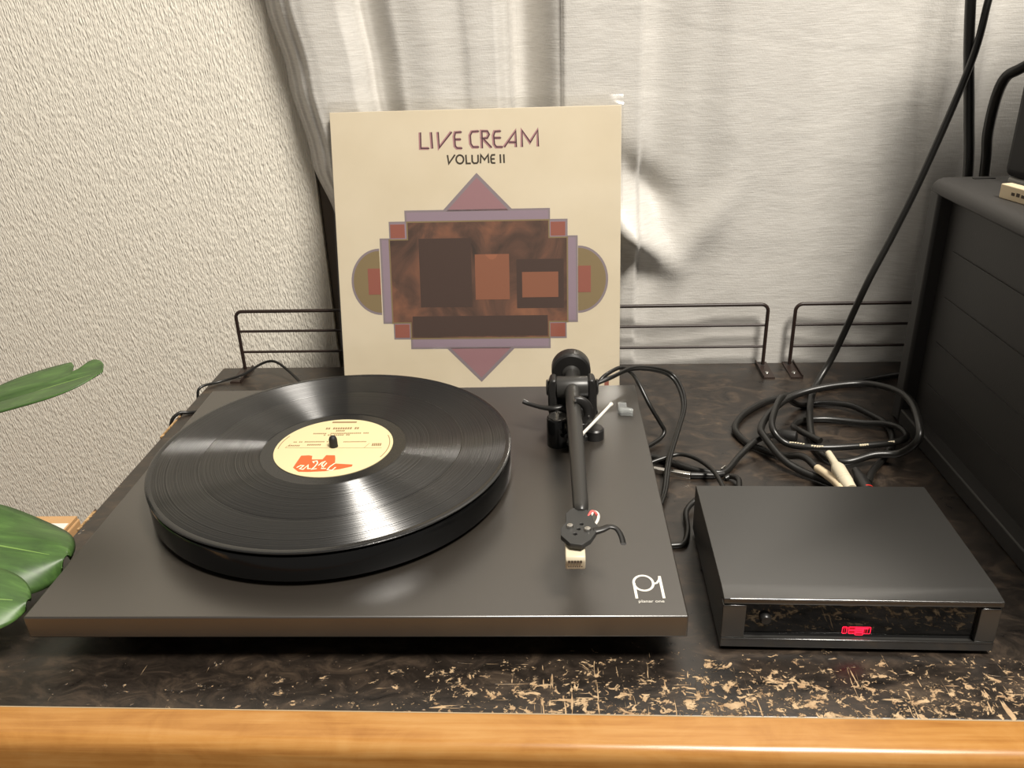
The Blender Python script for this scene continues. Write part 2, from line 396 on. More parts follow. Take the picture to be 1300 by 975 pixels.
md = cur.modifiers.new('thickness', 'SOLIDIFY'); md.thickness = 0.0009; md.offset = 1
tag(cur, 'long off-white linen curtain hanging in folds behind the record sleeve', 'curtain')

# ------------------------------------------------------------------ cabinet
XL, XR, YF, YB = -0.2795, 1.10, -0.2212, 0.333
cab = thing('cabinet', 'low cabinet with worn dark top and varnished wooden front edge', 'cabinet', (0.3, 0.05, ZF))
bm = box(XL, XR, YF, YB, -0.022, 0.0)
obj('cabinet_top', bm, top_m, cab, ROOM, bevel=0.0012)
# bare chipboard where the veneer has broken off along the left edge
for y0, y1 in ((0.150, 0.206), (-0.02, 0.012)):
    n = 14; pts = [(XL-0.0018, y0), (XL-0.0018, y1)]
    pts += [(XL+random.uniform(-0.0008, 0.0016), y1-(y1-y0)*i/n) for i in range(n+1)]
    obj('chipped_edge', prism(pts, -0.021, 0.0004), chipboard, cab, ROOM)
# front edge trim with a rounded nose
prof = [(YF-0.0008, -0.040), (YF-0.0008, 0.0004), (YF-0.0205, 0.0004), (YF-0.0235, -0.0004), (YF-0.0262, -0.0025), (YF-0.028, -0.0055), (YF-0.0285, -0.009), (YF-0.0285, -0.040)]
obj('front_edge_trim', prism([(a, b) for a, b in prof], XL, XR, 'x'), oak, cab, ROOM, smooth=40)
obj('seam', box(XL, XR, YF-0.0008, YF, -0.01, 0.0006), mat('pale_seam', rgb(170, 150, 120), 0.6), cab, ROOM)
obj('side_panel', box(XL+0.004, XL+0.024, YF, YB-0.01, ZF, -0.022), cab_m, cab, ROOM)
obj('side_panel', box(XR-0.024, XR-0.004, YF, YB-0.01, ZF, -0.022), cab_m, cab, ROOM)
obj('back_panel', box(XL+0.024, XR-0.024, YB-0.02, YB-0.01, ZF+0.05, -0.022), cab_m, cab, ROOM)
for i in range(3):
    x0 = XL+0.026+i*(XR-XL-0.052)/3; x1 = x0+(XR-XL-0.052)/3-0.004
    d = obj('cabinet_door', box(x0, x1, YF-0.004, YF+0.014, ZF+0.06, -0.045), oak, cab, ROOM, bevel=0.003)
    obj('knob', lathe([(0, 0.02), (.011, .018), (.012, .012), (.006, .006), (.006, -.002), (0, -.002)], (x1-0.04, YF-0.004, -0.2), (0, -1, 0), 20), steel, d, ROOM, smooth=40)

# ------------------------------------------------------------------ wire racks along the back edge
def wire_rack(x0, x1, label):
    y = 0.322; r = 0.0021
    t = thing('wire_rack', label, 'rack', ROOM @ Vector(((x0+x1)/2, y, 0)), 'wire racks along the cabinet back')
    zt = 0.0785
    path = [(x0, y, 0.003)] + [(x0, y, zt-0.008)]
    path += [(x0+0.008-0.008*math.cos(a), y, zt-0.008+0.008*math.sin(a)) for a in (math.pi/2*k/5 for k in range(1, 6))]
    path += [(x1-0.008+0.008*math.sin(a), y, zt-0.008+0.008*math.cos(a)) for a in (math.pi/2*k/5 for k in range(0, 6))]
    path += [(x1, y, 0.003)]
    obj('outer_wire', tube(path, r, 10), wire_m, t, ROOM, smooth=50)
    for z in (0.0525, 0.0255):
        obj('rail', tube([(x0, y+0.001, z), (x1, y+0.001, z)], 0.0016, 10), wire_m, t, ROOM, smooth=50)
    for xx, s in ((x0, -1), (x1, 1)):
        f = obj('foot', prism([(xx-0.0065, y+0.010), (xx+0.0065, y+0.010), (xx+0.0065, y-0.036), (xx-0.0065, y-0.036)], 0.0, 0.0016), wire_m, t, ROOM)
        box(xx-0.0065, xx+0.0065, y-0.0375, y-0.036, 0.0, 0.004)
        obj('flange', box(xx-s*0.0065-0.0006, xx-s*0.0065+0.0006, y-0.036, y+0.010, 0.0, 0.0042), wire_m, f, ROOM)
        obj('screw', lathe([(0, .0028), (.0022, .0024), (.0028, .0016), (0, .0016)], (xx, y-0.022, 0), n=14), steel, f, ROOM, smooth=40)
wire_rack(-0.2475, 0.386, 'long dark wire rack standing behind the leaning record sleeve')
wire_rack(0.4175, 1.05, 'dark wire rack running behind the ribbed black case')

# ------------------------------------------------------------------ turntable
ZP = 0.0415; PT = 0.0175
tt = thing('turntable', 'charcoal belt-drive turntable with black platter and straight tonearm', 'turntable', (0, 0, 0))
pl = obj('plinth', box(-0.22375, 0.22375, -0.18, 0.18, ZP-PT, ZP), plinth_m, tt, bevel=0.0011)
for fx, fy in ((-0.165, -0.13), (0.165, -0.13), (0.165, 0.13), (-0.165, 0.13)):
    obj('foot', lathe([(0, 0), (.019, 0), (.021, .003), (.021, .018), (.017, ZP-PT), (0, ZP-PT)], (fx, fy, 0), n=28), rubber, tt, smooth=40)
CX, CY = -0.0486, 0.0011
obj('sub_platter', lathe([(0, 0), (.055, 0), (.055, .003), (0, .003)], (CX, CY, ZP), n=48), satin_blk, tt, smooth=40)
obj('platter', lathe([(0, .0028), (.145, .0028), (.1485, .0034), (.150, .005), (.150, .0238), (.1494, .0250), (.148, .0255), (0, .0255)], (CX, CY, ZP), n=160), gloss_blk, tt, smooth=35)
obj('mat', lathe([(0, .0255), (.1465, .0255), (.1465, .0275), (0, .0275)], (CX, CY, ZP), n=120), felt, tt, smooth=35)
obj('spindle', lathe([(0, .0400), (.0014, .0396), (.0028, .0385), (.0035, .0365), (.00355, .0275), (0, .0275)], (CX, CY, ZP), n=20), matte_blk, tt, smooth=60)
def on_plinth(a, b, h): return (a, b, ZP+h)
# printed mark and name in the front right corner
lg = bmesh.new()
ell = [(0.1979+0.0067*math.cos(t), -0.1458+0.0082*math.sin(t)) for t in (2*math.pi*i/30 for i in range(30))]
ribbon(ell, 0.0017, on_plinth, bm=lg, closed=True)
ribbon([(0.1914, -0.1458), (0.1918, -0.1622)], 0.0019, on_plinth, 0.00026, bm=lg)
ribbon([(0.2046, -0.1470), (0.2072, -0.1458), (0.2090, -0.1425), (0.2096, -0.1392)], 0.0015, on_plinth, 0.0003, bm=lg)
ribbon([(0.2097, -0.1385), (0.2100, -0.1622)], 0.0019, on_plinth, 0.00036, bm=lg)
obj('logo', lg, silver_print, pl)
obj('lettering', text_bm('planar one', 0.0040, lambda a, b, h: on_plinth(0.2012+a, -0.1664+b, h), squash=1.02), silver_print, pl)

# --- tonearm, parked on its rest along x = 0.1557
AX = 0.1557; ZA = ZP+0.045; PY = 0.080
obj('arm_base', lathe([(0, 0), (.0235, 0), (.0235, .004), (.021, .0065), (.0165, .0075), (.0165, .019), (0, .019)], (AX, 0.079, ZP), n=40), satin_blk, tt, smooth=40)
obj('base_lobe', lathe([(0, 0), (.009, 0), (.009, .009), (.0075, .0105), (0, .0105)], (0.1755, 0.066, ZP), n=28), satin_blk, tt, smooth=40)
obj('arm_rest_arm', prism([(0.136, 0.05), (0.150, 0.046), (0.166, 0.058), (0.170, 0.078), (0.145, 0.080), (0.134, 0.064)], ZP+0.0085, ZP+0.0135), satin_blk, tt, bevel=0.0015)
# U-shaped yoke
yk = [(-.0212, .018), (-.0175, .0135), (-.008, .0115), (.008, .0115), (.0175, .0135), (.0212, .018), (.0222, .026), (.0222, .048), (.0195, .0555), (.0142, .0555), (.0142, .030), (.012, .027), (-.012, .027), (-.0142, .030), (-.0142, .0555), (-.0195, .0555), (-.0222, .048), (-.0222, .026)]
obj('bearing_yoke', prism([(AX+a, ZP+b) for a, b in yk], PY-0.0085, PY+0.0085, 'y'), satin_blk, tt, bevel=0.0024)
obj('yoke_bridge', box(AX-0.0142, AX+0.0142, PY+0.001, PY+0.007, ZP+0.026, ZP+0.0365), satin_blk, tt)
obj('bearing_housing', lathe([(0, -.0142), (.0098, -.0142), (.0102, -.0132), (.0102, .0132), (.0098, .0142), (0, .0142)], (AX, PY, ZA), (1, 0, 0), 32), armtube_m, tt, smooth=40)
for s in (-1, 1):
    obj('bearing_cap', lathe([(0, .0240), (.0058, .0238), (.0072, .0232), (.0076, .0222), (0, .0222)], (AX, PY, ZA), (s, 0, 0), 24), satin_blk, tt, smooth=40)
obj('arm_tube', lathe([(0, -.2015), (.0030, -.2010), (.0046, -.199), (.0054, -.195), (.0056, -.19), (.0058, -.15), (.0064, -.06), (.0070, 0), (0, 0)], (AX, PY-0.0045, ZA), (0, 1, 0.0), 28), armtube_m, tt, smooth=40)
obj('counterweight_stub', lathe([(0, 0), (.0062, 0), (.0062, .02), (.0085, .0215), (.0085, .034), (0, .034)], (AX, PY+0.008, ZA), (0, 1, 0), 24), armtube_m, tt, smooth=40)
obj('counterweight', lathe([(0, 0), (.0165, 0), (.0182, .0012), (.0186, .0025), (.0186, .0145), (.0178, .016), (0, .016)], (AX, PY+0.030, ZA+0.001), (0, 1, 0), 48), satin_blk, tt, smooth=35)
# lift: post with bright top, lever
lp_ = obj('lift_post', lathe([(0, 0), (.0098, 0), (.0098, .0265), (.0092, .0275), (0, .0275)], (0.1418, 0.0545, ZP), n=32), gloss_blk, tt, smooth=40)
obj('lift_plunger', lathe([(0, .0275), (.0084, .0275), (.0084, .0288), (.0014, .0288), (.0014, .0335), (0, .0335)], (0.1418, 0.0545, ZP), n=24), steel, lp_, smooth=40)
lev = spline([(0.1475, 0.070, ZP+.030), (0.138, 0.068, ZP+.0295), (0.127, 0.073, ZP+.0285), (0.117, 0.0795, ZP+.0285), (0.1105, 0.082, ZP+.030)], 6)
obj('lift_lever', tube(lev, [0.0038-0.0012*min(1, i/14) for i in range(len(lev))], 10, flat=0.75), satin_blk, tt, smooth=60)
# rest clip: C shaped hook round the right side of the tube
clip = [(AX+0.0035+0.0092*math.cos(a), 0.036, ZA-0.004+0.0115*math.sin(a)) for a in (math.radians(d) for d in range(105, -91, -13))]
cl_ = obj('rest_clip', tube(clip, 0.0030, 10, flat=1.5), satin_blk, tt, smooth=60)
obj('rest_post', box(AX+0.001, AX+0.010, 0.0325, 0.0395, ZP+0.0135, ZA-0.0135), satin_blk, cl_, bevel=0.001)
obj('rest_bracket', box(AX-0.006, AX+0.009, 0.0325, 0.056, ZP+0.0095, ZP+0.0135), satin_blk, cl_, bevel=0.001)
for px_, pz in ((AX+0.0012, ZA+0.0092), (AX+0.0128, ZA-0.0055)):
    obj('clip_pin', lathe([(0, .0016), (.0009, .0014), (.0012, 0), (0, 0)], (px_, 0.0325, pz), (0, -1, 0.3), 12), steel, cl_, smooth=60)
obj('bias_rod', tube([(0.1622, 0.0165, ZP+.030), (0.1635, 0.0190, ZP+.030), (0.178, 0.0475, ZP+.030), (0.1895, 0.0710, ZP+.030), (0.1912, 0.0742, ZP+.0300)], [0.0018, 0.0014, 0.0014, 0.0014, 0.0020], 10), whitepl, tt, smooth=60)
# headshell plate
hs = [(0.1448, -0.129), (0.1492, -0.1225), (0.1565, -0.1215), (0.1622, -0.1275), (0.1640, -0.1390), (0.1668, -0.1455), (0.1640, -0.1525), (0.1604, -0.1600), (0.1545, -0.1655), (0.1470, -0.1640), (0.1410, -0.1545), (0.1412, -0.1465), (0.1448, -0.1395)]
def plate_with_holes(outline, holes, r, z0, z1, n=12):
    bm = bmesh.new(); loops = [list(outline)]+[[(hx+r*math.cos(2*math.pi*k/n), hy+r*math.sin(2*math.pi*k/n)) for k in range(n)] for hx, hy in holes]
    rims = []
    for z in (z0, z1):
        rim = [[bm.verts.new((x, y, z)) for x, y in lp] for lp in loops]
        ed = [bm.edges.new((lp[i], lp[(i+1) % len(lp)])) for lp in rim for i in range(len(lp))]
        bmesh.ops.triangle_fill(bm, use_beauty=True, use_dissolve=False, edges=ed); rims.append(rim)
    for lo, hi in zip(*rims):
        for i in range(len(lo)): bm.faces.new((lo[i], lo[(i+1) % len(lo)], hi[(i+1) % len(lo)], hi[i]))
    return bm
HOLES = ((0.1552, -0.1420), (0.1530, -0.1478), (0.1505, -0.1535))
hd = obj('headshell', plate_with_holes(hs, HOLES, 0.0014, ZA-0.0022, ZA+0.0016), mat('grey_headshell', rgb(50, 50, 49), 0.5), tt, bevel=0.0003)
for sx, sy_ in ((0.1474, -0.1452), (0.1590, -0.1490)):
    sc = obj('screw', lathe([(0, .0034), (.0020, .0032), (.0025, .0024), (.0025, .0016), (0, .0016)], (sx, sy_, ZA), n=18), steel, hd, smooth=40)
fl = spline([(0.1630, -0.1485, ZA), (0.1690, -0.1468, ZA+.0005), (0.1740, -0.1445, ZA+.001), (0.1785, -0.1455, ZA), (0.1812, -0.1510, ZA-.002), (0.1822, -0.1572, ZA-.004)], 5)
obj('finger_lift', tube(fl, [0.0036-0.0014*min(1, i/10) for i in range(len(fl))], 10, flat=0.6), satin_blk, hd, smooth=60)
loop = spline([(0.1585, -0.1345, ZA-.002), (0.1615, -0.1310, ZA), (0.1640, -0.1265, ZA+.001), (0.1670, -0.1275, ZA), (0.1668, -0.1330, ZA-.001), (0.1632, -0.1395, ZA-.003)], 5)
obj('lead_wire', tube(loop, 0.0011, 8), whitepl, hd, smooth=60)
obj('lead_wire', tube([(p.x-0.0012, p.y-0.0006, p.z+0.0008) for p in loop[3:18]], 0.0010, 8), red_wire, hd, smooth=60)
# cartridge
ct = [(0.1445, -0.1585), (0.1575, -0.1585), (0.1575, -0.1690), (0.1445, -0.1690)]
cart = obj('cartridge', prism([(-0.1500, ZA-.0025), (-0.1690, ZA-.0050), (-0.1705, ZA-.0075), (-0.1690, ZA-.0155), (-0.1620, ZA-.0165), (-0.1500, ZA-.0145)], 0.1438, 0.1568, 'x'), cream_pl, tt, bevel=0.0009)
cm = bmesh.new()
def on_cart(a, b, h): return (0.1503+a, -0.1705-h+(b+0.0)*(-0.15)*-1, ZA-.0080+b*0.85)
for k in range(5): flat_poly([(-.0048+k*.0019, -.0012), (-.0034+k*.0019, -.0012), (-.0034+k*.0019, .0008), (-.0048+k*.0019, .0008)], on_cart, 0.0003, bm=cm)
for k in range(7): flat_poly([(-.0048+k*.0014, -.0045), (-.0040+k*.0014, -.0045), (-.0040+k*.0014, -.0036), (-.0048+k*.0014, -.0036)], on_cart, 0.0003, bm=cm)
obj('lettering', cm, ink, cart)
obj('stylus_holder', prism([(-0.1580, ZA-.0150), (-0.1660, ZA-.0158), (-0.1640, ZA-.0195), (-0.1590, ZA-.0185)], 0.1470, 0.1536, 'x'), satin_blk, cart, bevel=0.0006)

# clear stylus guard lying on the plinth
sg = thing('stylus_guard', 'small clear plastic stylus guard lying on the turntable plinth', 'stylus guard', (0.208, 0.118, ZP))
obj('guard_shell', prism([(0.2010, 0.112), (0.2150, 0.1085), (0.2160, 0.1195), (0.2105, 0.1215), (0.2108, 0.1320), (0.2022, 0.1335)], ZP, ZP+0.0032), clear, sg, bevel=0.0008)
obj('guard_lip', prism([(0.2030, 0.1085), (0.2148, 0.1070), (0.2150, 0.1100), (0.2010, 0.1130)], ZP, ZP+0.0075), clear, sg, bevel=0.0006)

# ------------------------------------------------------------------ vinyl record
ZR = ZP+0.0275
vr = thing('vinyl_record', 'black long-play record with cream centre label on the platter', 'record', (CX, CY, ZR))
obj('disc', lathe([(.0037, .0014), (.0037, 0), (.150, 0), (.1506, .0006), (.1506, .0012), (.1498, .0018), (.1478, .0019), (.1462, .0016)] + [(r_, z_) for r_, z_ in ((.1455, .0015),)] + [(.0037, .0014)], (CX, CY, ZR), n=200), vinyl_smooth, vr, smooth=50)
for ra, rb in ((.0610, .1086), (.1092, .1456)):
    obj('groove_band', lathe([(ra, .0012), (ra, .00165), (ra+.0004, .0018), (rb-.0004, .0018), (rb, .00165), (rb, .0012)], (CX, CY, ZR), n=200), vinyl, vr, smooth=30)
lb = obj('centre_label', lathe([(.0037, .0014), (.0500, .0014), (.0500, .00195), (.0494, .00205), (.0037, .00205), (.0037, .0014)], (CX, CY, ZR), n=96), label_paper, vr, smooth=30)
def on_label(a, b, h): return (a/1000, b/1000, ZR+.00205+h)
obj('emblem', flat_poly([(-74, -34), (-73.5, -26), (-72.5, -14.5), (-66, -14), (-63, -15), (-62, -21), (-53, -21), (-51.5, -14), (-44, -14.5), (-42.5, -20), (-41, -28), (-26, -30), (-26, -33), (-35, -37), (-46, -40), (-60, -41), (-68, -40.5)], on_label, 0.00012), orange_ink, lb)
em = bmesh.new()
script = [[(-71, -34), (-68.5, -30.5), (-66, -31), (-68, -36), (-65, -37), (-62.5, -30), (-61.5, -36), (-59, -36)], [(-58.5, -27), (-60, -24.5), (-57, -23.5), (-55.5, -27), (-56.5, -33), (-58, -37), (-54, -36)],
          [(-54, -31), (-52, -26), (-50, -24.5), (-51.5, -30), (-49, -35)], [(-48, -27), (-50, -36), (-46.5, -36)], [(-41, -27.5), (-44, -33), (-45, -38), (-41, -39), (-39, -34)]]
for s_ in script: ribbon([(a, b) for a, b in s_], 1.0, on_label, 0.0002, bm=em)
obj('emblem_script', em, white_ink, lb)
pr = bmesh.new()
def dash_row(x0, x1, y, hgt, n, bm_):
    w = (x1-x0)/n
    for k in range(n):
        if random.random() < 0.14: continue
        a = x0+k*w
        flat_poly([(a, y), (a+w*0.72, y), (a+w*0.72, y+hgt*random.uniform(.75, 1)), (a, y+hgt)], on_label, 0.00012, bm=bm_)
flat_poly([(-60, 44.2), (-38, 44.0), (-38, 46.6), (-60, 46.8)], on_label, 0.00012, bm=pr)
dash_row(-63, -31, 32.0, 3.6, 15, pr); dash_row(-53, -45, 28.0, 2.4, 5, pr); dash_row(-72, -21, 23.4, 2.0, 30, pr); dash_row(-62, -37, 20.4, 2.2, 14, pr)
dash_row(-87, -55, 8.6, 1.8, 20, pr); dash_row(-42, -22, 8.0, 1.6, 16, pr); dash_row(-88, -78, 2.0, 2.2, 6, pr); dash_row(-74, -60, 3.0, 2.4, 8, pr); dash_row(-18, -8, 1.0, 5.0, 6, pr)
ribbon([(-90, -0.6), (-7, -2.6)], 0.35, on_label, 0.00012, bm=pr); ribbon([(-90, -0.6), (-87, 6)], 0.35, on_label, 0.00012, bm=pr); ribbon([(-22, -2), (-19, 6)], 0.35, on_label, 0.00012, bm=pr)
for a0, a1 in ((-24, 24), (156, 186)):
    ribbon([(CX*1000+47.2*math.cos(math.radians(t)), CY*1000+47.2*math.sin(math.radians(t))) for t in range(a0, a1+1, 4)], 0.7, on_label, 0.00012, bm=pr)
obj('label_print', pr, faint_ink, lb)

# ------------------------------------------------------------------ record sleeve leaning on the curtain
SL = 0.314; lyaw, lean = -0.0224018, 0.2381149
ex = Vector((math.cos(lyaw), math.sin(lyaw), 0)); nb = Vector((-math.sin(lyaw), math.cos(lyaw), 0))
eu = Vector((0, 0, 1))*math.cos(lean)+nb*math.sin(lean); en = ex.cross(eu)    # en points at the viewer
B0 = Vector((-0.100242, 0.247955, 0.0))
def on_sleeve(a, b, h): return tuple(B0+ex*a/1000+eu*b/1000+en*(h))
slv = thing('record_sleeve', 'cream album sleeve in a clear outer leaning against the curtain', 'record sleeve', B0+ex*SL/2)
def slab(a0, a1, b0, b1, h0, h1):
    bm = bmesh.new(); v = [bm.verts.new(on_sleeve(a, b, h)) for h in (h0, h1) for b in (b0, b1) for a in (a0, a1)]
    for f in ((0, 2, 3, 1), (4, 5, 7, 6), (0, 1, 5, 4), (2, 6, 7, 3), (0, 4, 6, 2), (1, 3, 7, 5)): bm.faces.new([v[i] for i in f])
    return bm
cv = obj('cover', slab(0, 314, 0.8, 314, -0.003, 0.0), card, slv, bevel=0.0006)
# title strokes
T = [[(98, 291), (97.8, 274.4), (107, 274.2)], [(109.8, 291), (110.6, 274)], [(117.2, 291), (118, 274.6), (132, 290.8)], [(142.8, 290.4), (136, 290), (134.8, 286), (135.4, 276), (137.4, 273.8), (143, 273.5)], [(135.6, 282.8), (141.9, 282.8)],
     [(161.5, 290.8), (154, 290.4), (151.9, 286.6), (152.4, 278), (154.6, 274.5), (161.2, 274.4)], [(164.7, 273), (164.5, 290.8), (170.6, 290.6), (172.4, 287.2), (170.4, 283.6), (165.7, 283.2), (174.8, 273.4)],
     [(185.2, 290.4), (178.6, 290), (177.2, 286), (177.8, 277), (179.9, 274), (187, 273.8)], [(178.2, 283.4), (185.1, 283.4)], [(188.5, 273.7), (201, 290), (201.4, 273.4)], [(193.5, 278.6), (201.2, 278.4)],
     [(207.9, 273.4), (207.9, 290.4), (216.5, 278), (224.7, 290.3), (225.1, 273.6)]]
lt1, lt2 = bmesh.new(), bmesh.new()
for s_ in T:
    ribbon(s_, 3.1, on_sleeve, 0.00012, bm=lt1); ribbon([(a+0.7, b) for a, b in s_], 1.25, on_sleeve, 0.0002, bm=lt2)
tt1 = obj('title_lettering', lt1, mat('mauve_ink', rgb(178, 132, 136), 0.6), cv)
obj('title_inline', lt2, mat('plum_ink', rgb(72, 44, 50), 0.6), cv)
T2 = [[(127.2, 266.8), (128.4, 257.8), (135.4, 267)], [(140.6+4.1*math.cos(t), 262+4.5*math.sin(t)) for t in (2*math.pi*k/14 for k in range(15))], [(147.2, 266.6), (147.6, 257.6), (152.4, 257.5)], [(153.9, 266.4), (154, 259.4), (155.6, 257.6), (159, 257.6), (160.4, 259.4), (160.4, 266.4)],
      [(162.9, 257.4), (163.4, 266.2), (167.4, 261), (171.4, 266.2), (171.8, 257.5)], [(179, 266), (175.4, 265.8), (174.4, 264), (174.5, 259), (175.4, 257.5), (179, 257.4)], [(174.6, 261.7), (178.4, 261.7)], [(184.5, 266.3), (184.7, 257.2)], [(188.3, 266.3), (188.5, 257.2)]]
st = bmesh.new()
for s_ in T2: ribbon(s_, 1.75, on_sleeve, 0.0002, bm=st)
obj('subtitle_lettering', st, mat('dark_olive_ink', rgb(58, 48, 34), 0.6), cv)
# plain ornamental picture panel in the colours of the printed cover
steel_ink = mat('steel_grey_ink', rgb(140, 128, 134), 0.55); mauve = mat('mauve_panel_ink', rgb(150, 132, 146), 0.6); pinkm = mat('rose_ink', rgb(156, 118, 124), 0.6)
gold = mat('old_gold_ink', rgb(136, 118, 84), 0.6); redm = mat('brick_red_ink', rgb(150, 88, 74), 0.6); brown = mat('warm_brown_print', rgb(126, 84, 62), 0.6)
dkbr = mat('dark_brown_print', rgb(70, 50, 42), 0.6); orng = mat('burnt_orange_print', rgb(142, 90, 66), 0.6); dkp = mat('dark_plum_ink', rgb(64, 52, 66), 0.6); amber = mat('amber_ink', rgb(208, 160, 84), 0.6)
N_, L_, b_ = nodes(brown)
L_.new(ramp(brown, noise_tex(brown, (26, 26, 18), 5, 0.55, 0.8), [(0.30, rgb(58, 42, 34)), (0.48, rgb(98, 68, 54)), (0.62, rgb(130, 86, 64)), (0.8, rgb(158, 106, 76))]), b_.inputs['Base Color'])
def art(name, pts, m, lvl): return obj(name, flat_poly(pts, on_sleeve, 0.00010+0.00008*lvl, 0.00002), m, cv)
def arc(cx, cy, rx, ry, a0, a1, n=24): return [(cx+rx*math.cos(math.radians(a0+(a1-a0)*i/n)), cy+ry*math.sin(math.radians(a0+(a1-a0)*i/n))) for i in range(n+1)]
for s in (1, -1):
    cx = 157.6+s*110.2
    a = (-90, 90) if s > 0 else (90, 270)
    art('side_lobe', arc(cx, 131, 33, 37, *a), steel_ink, 0); art('side_lobe_field', arc(cx, 131, 30.5, 34.5, *a), gold, 1)
    art('side_block', [(cx, 146), (cx+s*14, 146), (cx+s*14, 117), (cx, 117)], redm, 3)
for s, yb, ya in ((1, 207, 247.5), (-1, 56, 16.5)):
    art('end_gable', [(119, yb), (197.5, yb), (158.2, ya)], steel_ink, 0); art('end_gable_field', [(124, yb), (192.5, yb), (158.2, ya-s*5)], pinkm, 1)
def stepped(i):
    # stepped octagonal outline, inset i
    q = [(77.5+i, 208.8-i), (237.5-i, 208.8-i), (237.5-i, 197-i), (256.5-i, 197-i), (256.5-i, 179-i), (267.5-i, 179-i)]
    r_ = [(267.5-i, 84+i), (255-i, 84+i), (255-i, 66+i), (237-i, 66+i), (237-i, 54.8+i)]
    l_ = [(79+i, 54.8+i), (79+i, 66+i), (60+i, 66+i), (60+i, 84+i), (48.5+i, 84+i), (48.5+i, 179-i), (59.5+i, 179-i), (59.5+i, 197-i), (77.5+i, 197-i)]
    return q+r_+l_
art('panel_border', stepped(0), steel_ink, 1); art('panel_border_field', stepped(2.2), mauve, 2)
art('corner_block', [(61, 194), (77, 194), (77, 179), (61, 179)], redm, 3); art('corner_block', [(238, 194), (254, 194), (254, 179), (238, 179)], redm, 3)
art('corner_block', [(61.5, 83), (78, 83), (78, 68), (61.5, 68)], redm, 3); art('corner_block', [(237, 83), (253.5, 83), (253.5, 68), (237, 68)], redm, 3)
art('picture_edge', [(58.5, 84), (79, 84), (79, 66), (236.5, 66), (236.5, 84), (257, 84), (257, 178), (237, 178), (237, 197), (79, 197), (79, 178), (58.5, 178)], gold, 4)
art('picture', [(60, 85.5), (80.5, 85.5), (80.5, 67.5), (235, 67.5), (235, 85.5), (255.5, 85.5), (255.5, 176.5), (235.5, 176.5), (235.5, 195.5), (80.5, 195.5), (80.5, 176.5), (60, 176.5)], brown, 5)
for a0, a1, b0, b1, m_ in ((92, 150, 102, 178, dkbr), (154, 192, 110, 160, orng), (200, 252, 100, 154, dkbr), (206, 246, 112, 140, orng), (82, 234, 69, 92, dkbr)):
    art('colour_block', [(a0, b0), (a1, b0), (a1, b1), (a0, b1)], m_, 6 if m_ is dkbr else 7)
art('red_mark', [(297, 10), (302, 10), (302, 17), (297, 17)], redm, 1)
# clear outer sleeve with soft creases
bm = bmesh.new(); g_ = []
def film_h(a, b):
    u_, v_ = a/314, b/314
    w = max(0, u_-0.55)**1.3*(1.2+math.sin(9*u_+14*v_+2*math.sin(11*v_)))
    c = math.exp(-((u_-0.97)/0.05)**2)*(1+math.sin(38*v_+3*math.sin(9*v_)))*1.1 + math.exp(-(((u_-1)+(v_-1)*1.2)/0.05)**2)*max(0, u_+v_-1.5)*3
    d = math.exp(-((v_-0.93)/0.03)**2)*(0.6+0.5*math.sin(16*u_))
    return 0.0010+0.0011*w+0.0010*c+0.0007*d+0.0004*math.sin(21*u_+5*v_)*math.sin(13*v_-4*u_)
for i in range(111):
    b = -0.0+(325)*i/110; row = []
    for j in range(111):
        a = -1.5+(317.5)*j/110; h = film_h(a, b)
        if b > 314: h = h*max(0, 1-(b-314)/11)-0.001*(b-314)/11+0.002*math.exp(-((a-300)/14)**2)*(b-314)/11
        row.append(bm.verts.new(on_sleeve(a, max(b, 0.6), h)))
    g_.append(row)
for a, b in zip(g_, g_[1:]):
    for i in range(110): bm.faces.new((a[i], a[i+1], b[i+1], b[i]))
obj('outer_film', bm, film, slv, smooth=180)

# ------------------------------------------------------------------ phono amplifier with a red lit mark
AY = math.radians(-1.6); AMP = Matrix.Translation((0.339, -0.169, 0)) @ Matrix.Rotation(AY, 4, 'Z')
am = thing('phono_preamp', 'small black audio amplifier with glossy front and red lit mark', 'amplifier', (0.339, -0.10, 0))
hw, dp = 0.090, 0.141
cs = obj('casing', prism([(0.0005, 0.0402), (0.0, 0.0408), (0.0, 0.0445), (0.0006, 0.0450), (0.012, 0.0464), (0.014, 0.0466), (dp-0.002, 0.0466), (dp, 0.0446), (dp, 0.004), (0.008, 0.004), (0.008, 0.0402)], -hw, hw, 'x'), amp_m, am, AMP, bevel=0.0006)
obj('edge_line', tube([(-hw+0.004, -0.0002, 0.0449), (hw-0.002, -0.0002, 0.0449)], 0.00075, 12), edge_m, cs, AMP, smooth=60)
for x0, x1 in ((-hw, -hw+0.0155), (hw-0.0130, hw)):
    e_ = obj('end_block', box(x0, x1, 0.0008, 0.010, 0.0112, 0.0385), amp_m, am, AMP, bevel=0.0005)
    obj('edge_line', box(x0+0.0003, x1-0.0003, 0.0004, 0.0016, 0.0381, 0.0390), edge_m, e_, AMP, bevel=0.0004)
obj('front_panel', box(-hw+0.0155, hw-0.0130, 0.0042, 0.0085, 0.0105, 0.0402), amp_face, am, AMP)
sl = obj('sill', box(-hw, hw, 0.0005, 0.012, 0.0035, 0.0108), amp_m, am, AMP, bevel=0.0005)
obj('edge_line', box(-hw+0.0005, hw-0.0005, 0.0001, 0.0016, 0.0100, 0.0112), edge_m, sl, AMP, bevel=0.0004)
bt = obj('power_button', lathe([(0, .004), (.0030, .0038), (.0038, .0028), (.0040, 0), (0, 0)], (-0.0608, 0.0042, 0.0262), (0, -1, 0), 24), satin_blk, am, AMP, smooth=40)
for fx in (-0.07, 0.07):
    for fy in (0.022, 0.118): obj('foot', lathe([(0, 0), (.007, 0), (.0075, .0045), (0, .0045)], (fx, fy, 0), n=20), rubber, am, AMP, smooth=40)
lm, ld = bmesh.new(), bmesh.new()
